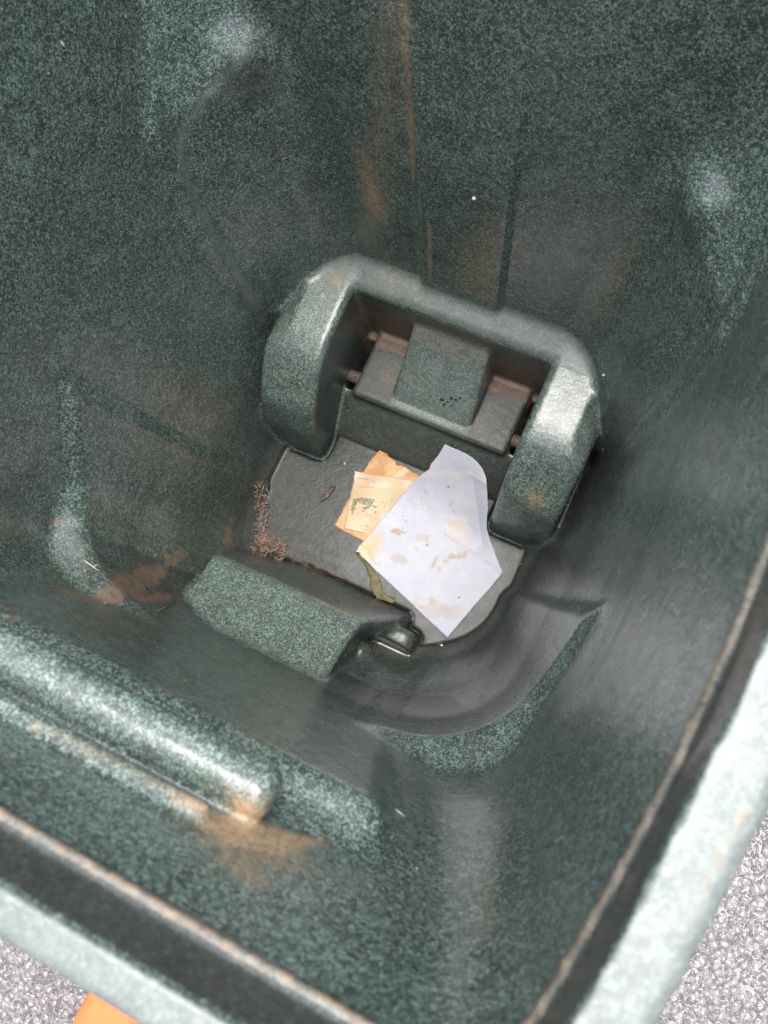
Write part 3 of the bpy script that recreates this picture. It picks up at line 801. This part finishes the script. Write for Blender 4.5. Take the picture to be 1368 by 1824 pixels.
for p in me.polygons: p.use_smooth = True
wd = bpy.data.objects.new('water_drops', me); COL.objects.link(wd); tag(wd, 'clear water drops beaded on the blocks of the axle pocket', 'water', kind='stuff')

# ---------------------------------------------------------------- ground
def ground_mat():
    M = NT('wet_exposed_aggregate'); co = M.n('TexCoord').outputs['Object']
    vo = M.n('TexVoronoi', feature='F1', i_Scale=70.0); 
    warp = M.n('MixRGB', blend_type='ADD'); warp.inputs[0].default_value = .012
    nz = M.n('TexNoise', i_Scale=60.0, i_Detail=2.0); M.L(co, nz.inputs['Vector'])
    M.L(co, warp.inputs[1]); M.L(nz.outputs['Color'], warp.inputs[2]); M.L(warp.outputs[0], vo.inputs['Vector'])
    vo2 = M.n('TexVoronoi', feature='F1', i_Scale=190.0); M.L(warp.outputs[0], vo2.inputs['Vector'])
    st = M.math('MINIMUM', M.math('MULTIPLY', vo.outputs['Distance'], 1.0), M.math('ADD', M.math('MULTIPLY', vo2.outputs['Distance'], .8), .12))
    hgt = M.ramp(st, .18, .60, (1, 1, 1, 1), (0, 0, 0, 1))
    pud = M.ramp(M.noise(co, 17, 6, .65), .58, .62)
    hh = M.math('MAXIMUM', hgt, M.math('MULTIPLY', pud, .55))
    c = M.mix(M.noise(co, 130, 3), (.14, .13, .13), (.32, .30, .30))
    c = M.mix(M.math('MULTIPLY', M.math('SUBTRACT', 1.0, hgt), .55), c, (.12, .105, .10))
    c = M.mix(M.math('MULTIPLY', pud, .6), c, (.13, .125, .125))
    M.L(c, M.b.inputs['Base Color'])
    M.L(M.math('SUBTRACT', .19, M.math('MULTIPLY', pud, .06)), M.b.inputs['Roughness']); M.b.inputs['Specular IOR Level'].default_value = .8
    M.b.inputs['Coat Weight'].default_value = .5; M.b.inputs['Coat Roughness'].default_value = .05
    bp = M.n('Bump', i_Strength=1.0, i_Distance=.0055); M.L(hh, bp.inputs['Height']); M.L(bp.outputs[0], M.b.inputs['Normal']); M.L(bp.outputs[0], M.b.inputs['Coat Normal'])
    return M.m
bm = bmesh.new(); bmesh.ops.create_grid(bm, x_segments=8, y_segments=8, size=60)
me = bpy.data.meshes.new('ground'); bm.to_mesh(me); bm.free(); me.materials.append(ground_mat())
g = bpy.data.objects.new('ground', me); g.location = (0, 0, -.019); COL.objects.link(g); tag(g, 'wet pale pebbly concrete ground outside the bin', 'ground', kind='structure')

# ---------------------------------------------------------------- orange boot beside the bin
def loft(name, rings, mat, parent, cap=True):
    n = len(rings[0]); VV = [tuple(p) for r in rings for p in r]; FF = []
    for i in range(len(rings) - 1):
        for k in range(n):
            FF.append((i * n + k, i * n + (k + 1) % n, (i + 1) * n + (k + 1) % n, (i + 1) * n + k))
    if cap: FF.append(tuple(range(n))[::-1]); FF.append(tuple(range((len(rings) - 1) * n, len(rings) * n)))
    me = bpy.data.meshes.new(name); me.from_pydata(VV, [], FF); me.materials.append(mat)
    bm = bmesh.new(); bm.from_mesh(me); bmesh.ops.recalc_face_normals(bm, faces=bm.faces); bm.to_mesh(me); bm.free()
    for p in me.polygons: p.use_smooth = True
    o = bpy.data.objects.new(name, me); COL.objects.link(o); o.parent = parent
    return o
boot = empty('boot', (-.072, -.86, -.019)); tag(boot, 'orange suede boot standing on the wet ground in front of the bin, mostly cut off', 'boot')
MS = NT('orange_suede'); co = MS.n('TexCoord').outputs['Object']
MS.L(MS.mix(MS.noise(co, 45, 5, .7), (.40, .115, .032), (.52, .17, .055)), MS.b.inputs['Base Color']); MS.b.inputs['Roughness'].default_value = .85
bp = MS.n('Bump', i_Strength=.4, i_Distance=.001); MS.L(MS.noise(co, 300, 4, .7), bp.inputs['Height']); MS.L(bp.outputs[0], MS.b.inputs['Normal'])
def section(yc, w, h, z0, n=28, sq=2.6, xo=0):
    out = []
    for k in range(n):
        a = 2 * math.pi * k / n; ca, sa = math.cos(a), math.sin(a)
        out.append((xo + w * math.copysign(abs(ca) ** (2 / sq), ca), yc, z0 + h * .5 + h * .5 * math.copysign(abs(sa) ** (2 / sq), sa)))
    return out
prof = [(-.150, .018, .07), (-.142, .030, .09), (-.12, .036, .105), (-.08, .038, .105), (-.03, .041, .10), (.02, .049, .085), (.07, .053, .068), (.105, .052, .060), (.135, .045, .054), (.155, .032, .045), (.163, .015, .034)]
loft('upper', [section(y_, w_, h_, .024) for y_, w_, h_ in prof], MS.m, boot)
sh = []
for z_, rx, ry, yc in ((.06, .035, .045, -.10), (.11, .037, .048, -.098), (.16, .040, .050, -.10), (.22, .045, .055, -.105), (.25, .047, .057, -.107), (.25, .042, .052, -.107), (.13, .034, .044, -.10)):
    sh.append([(math.cos(2 * math.pi * k / 28) * rx, yc + math.sin(2 * math.pi * k / 28) * ry, z_) for k in range(28)])
loft('shaft', sh, MS.m, boot)
def outline(s, z):
    p2 = [(-.157, .022)] + [(y_, w_ + .005) for y_, w_, _ in prof[1:-1]] + [(.170, .018)]
    return [(w_ * s, y_, z) for y_, w_ in p2] + [(-w_ * s, y_, z) for y_, w_ in p2[::-1]]
loft('sole', [outline(.97, 0), outline(1, .006), outline(1, .024), outline(.96, .029)], rubber(), boot)
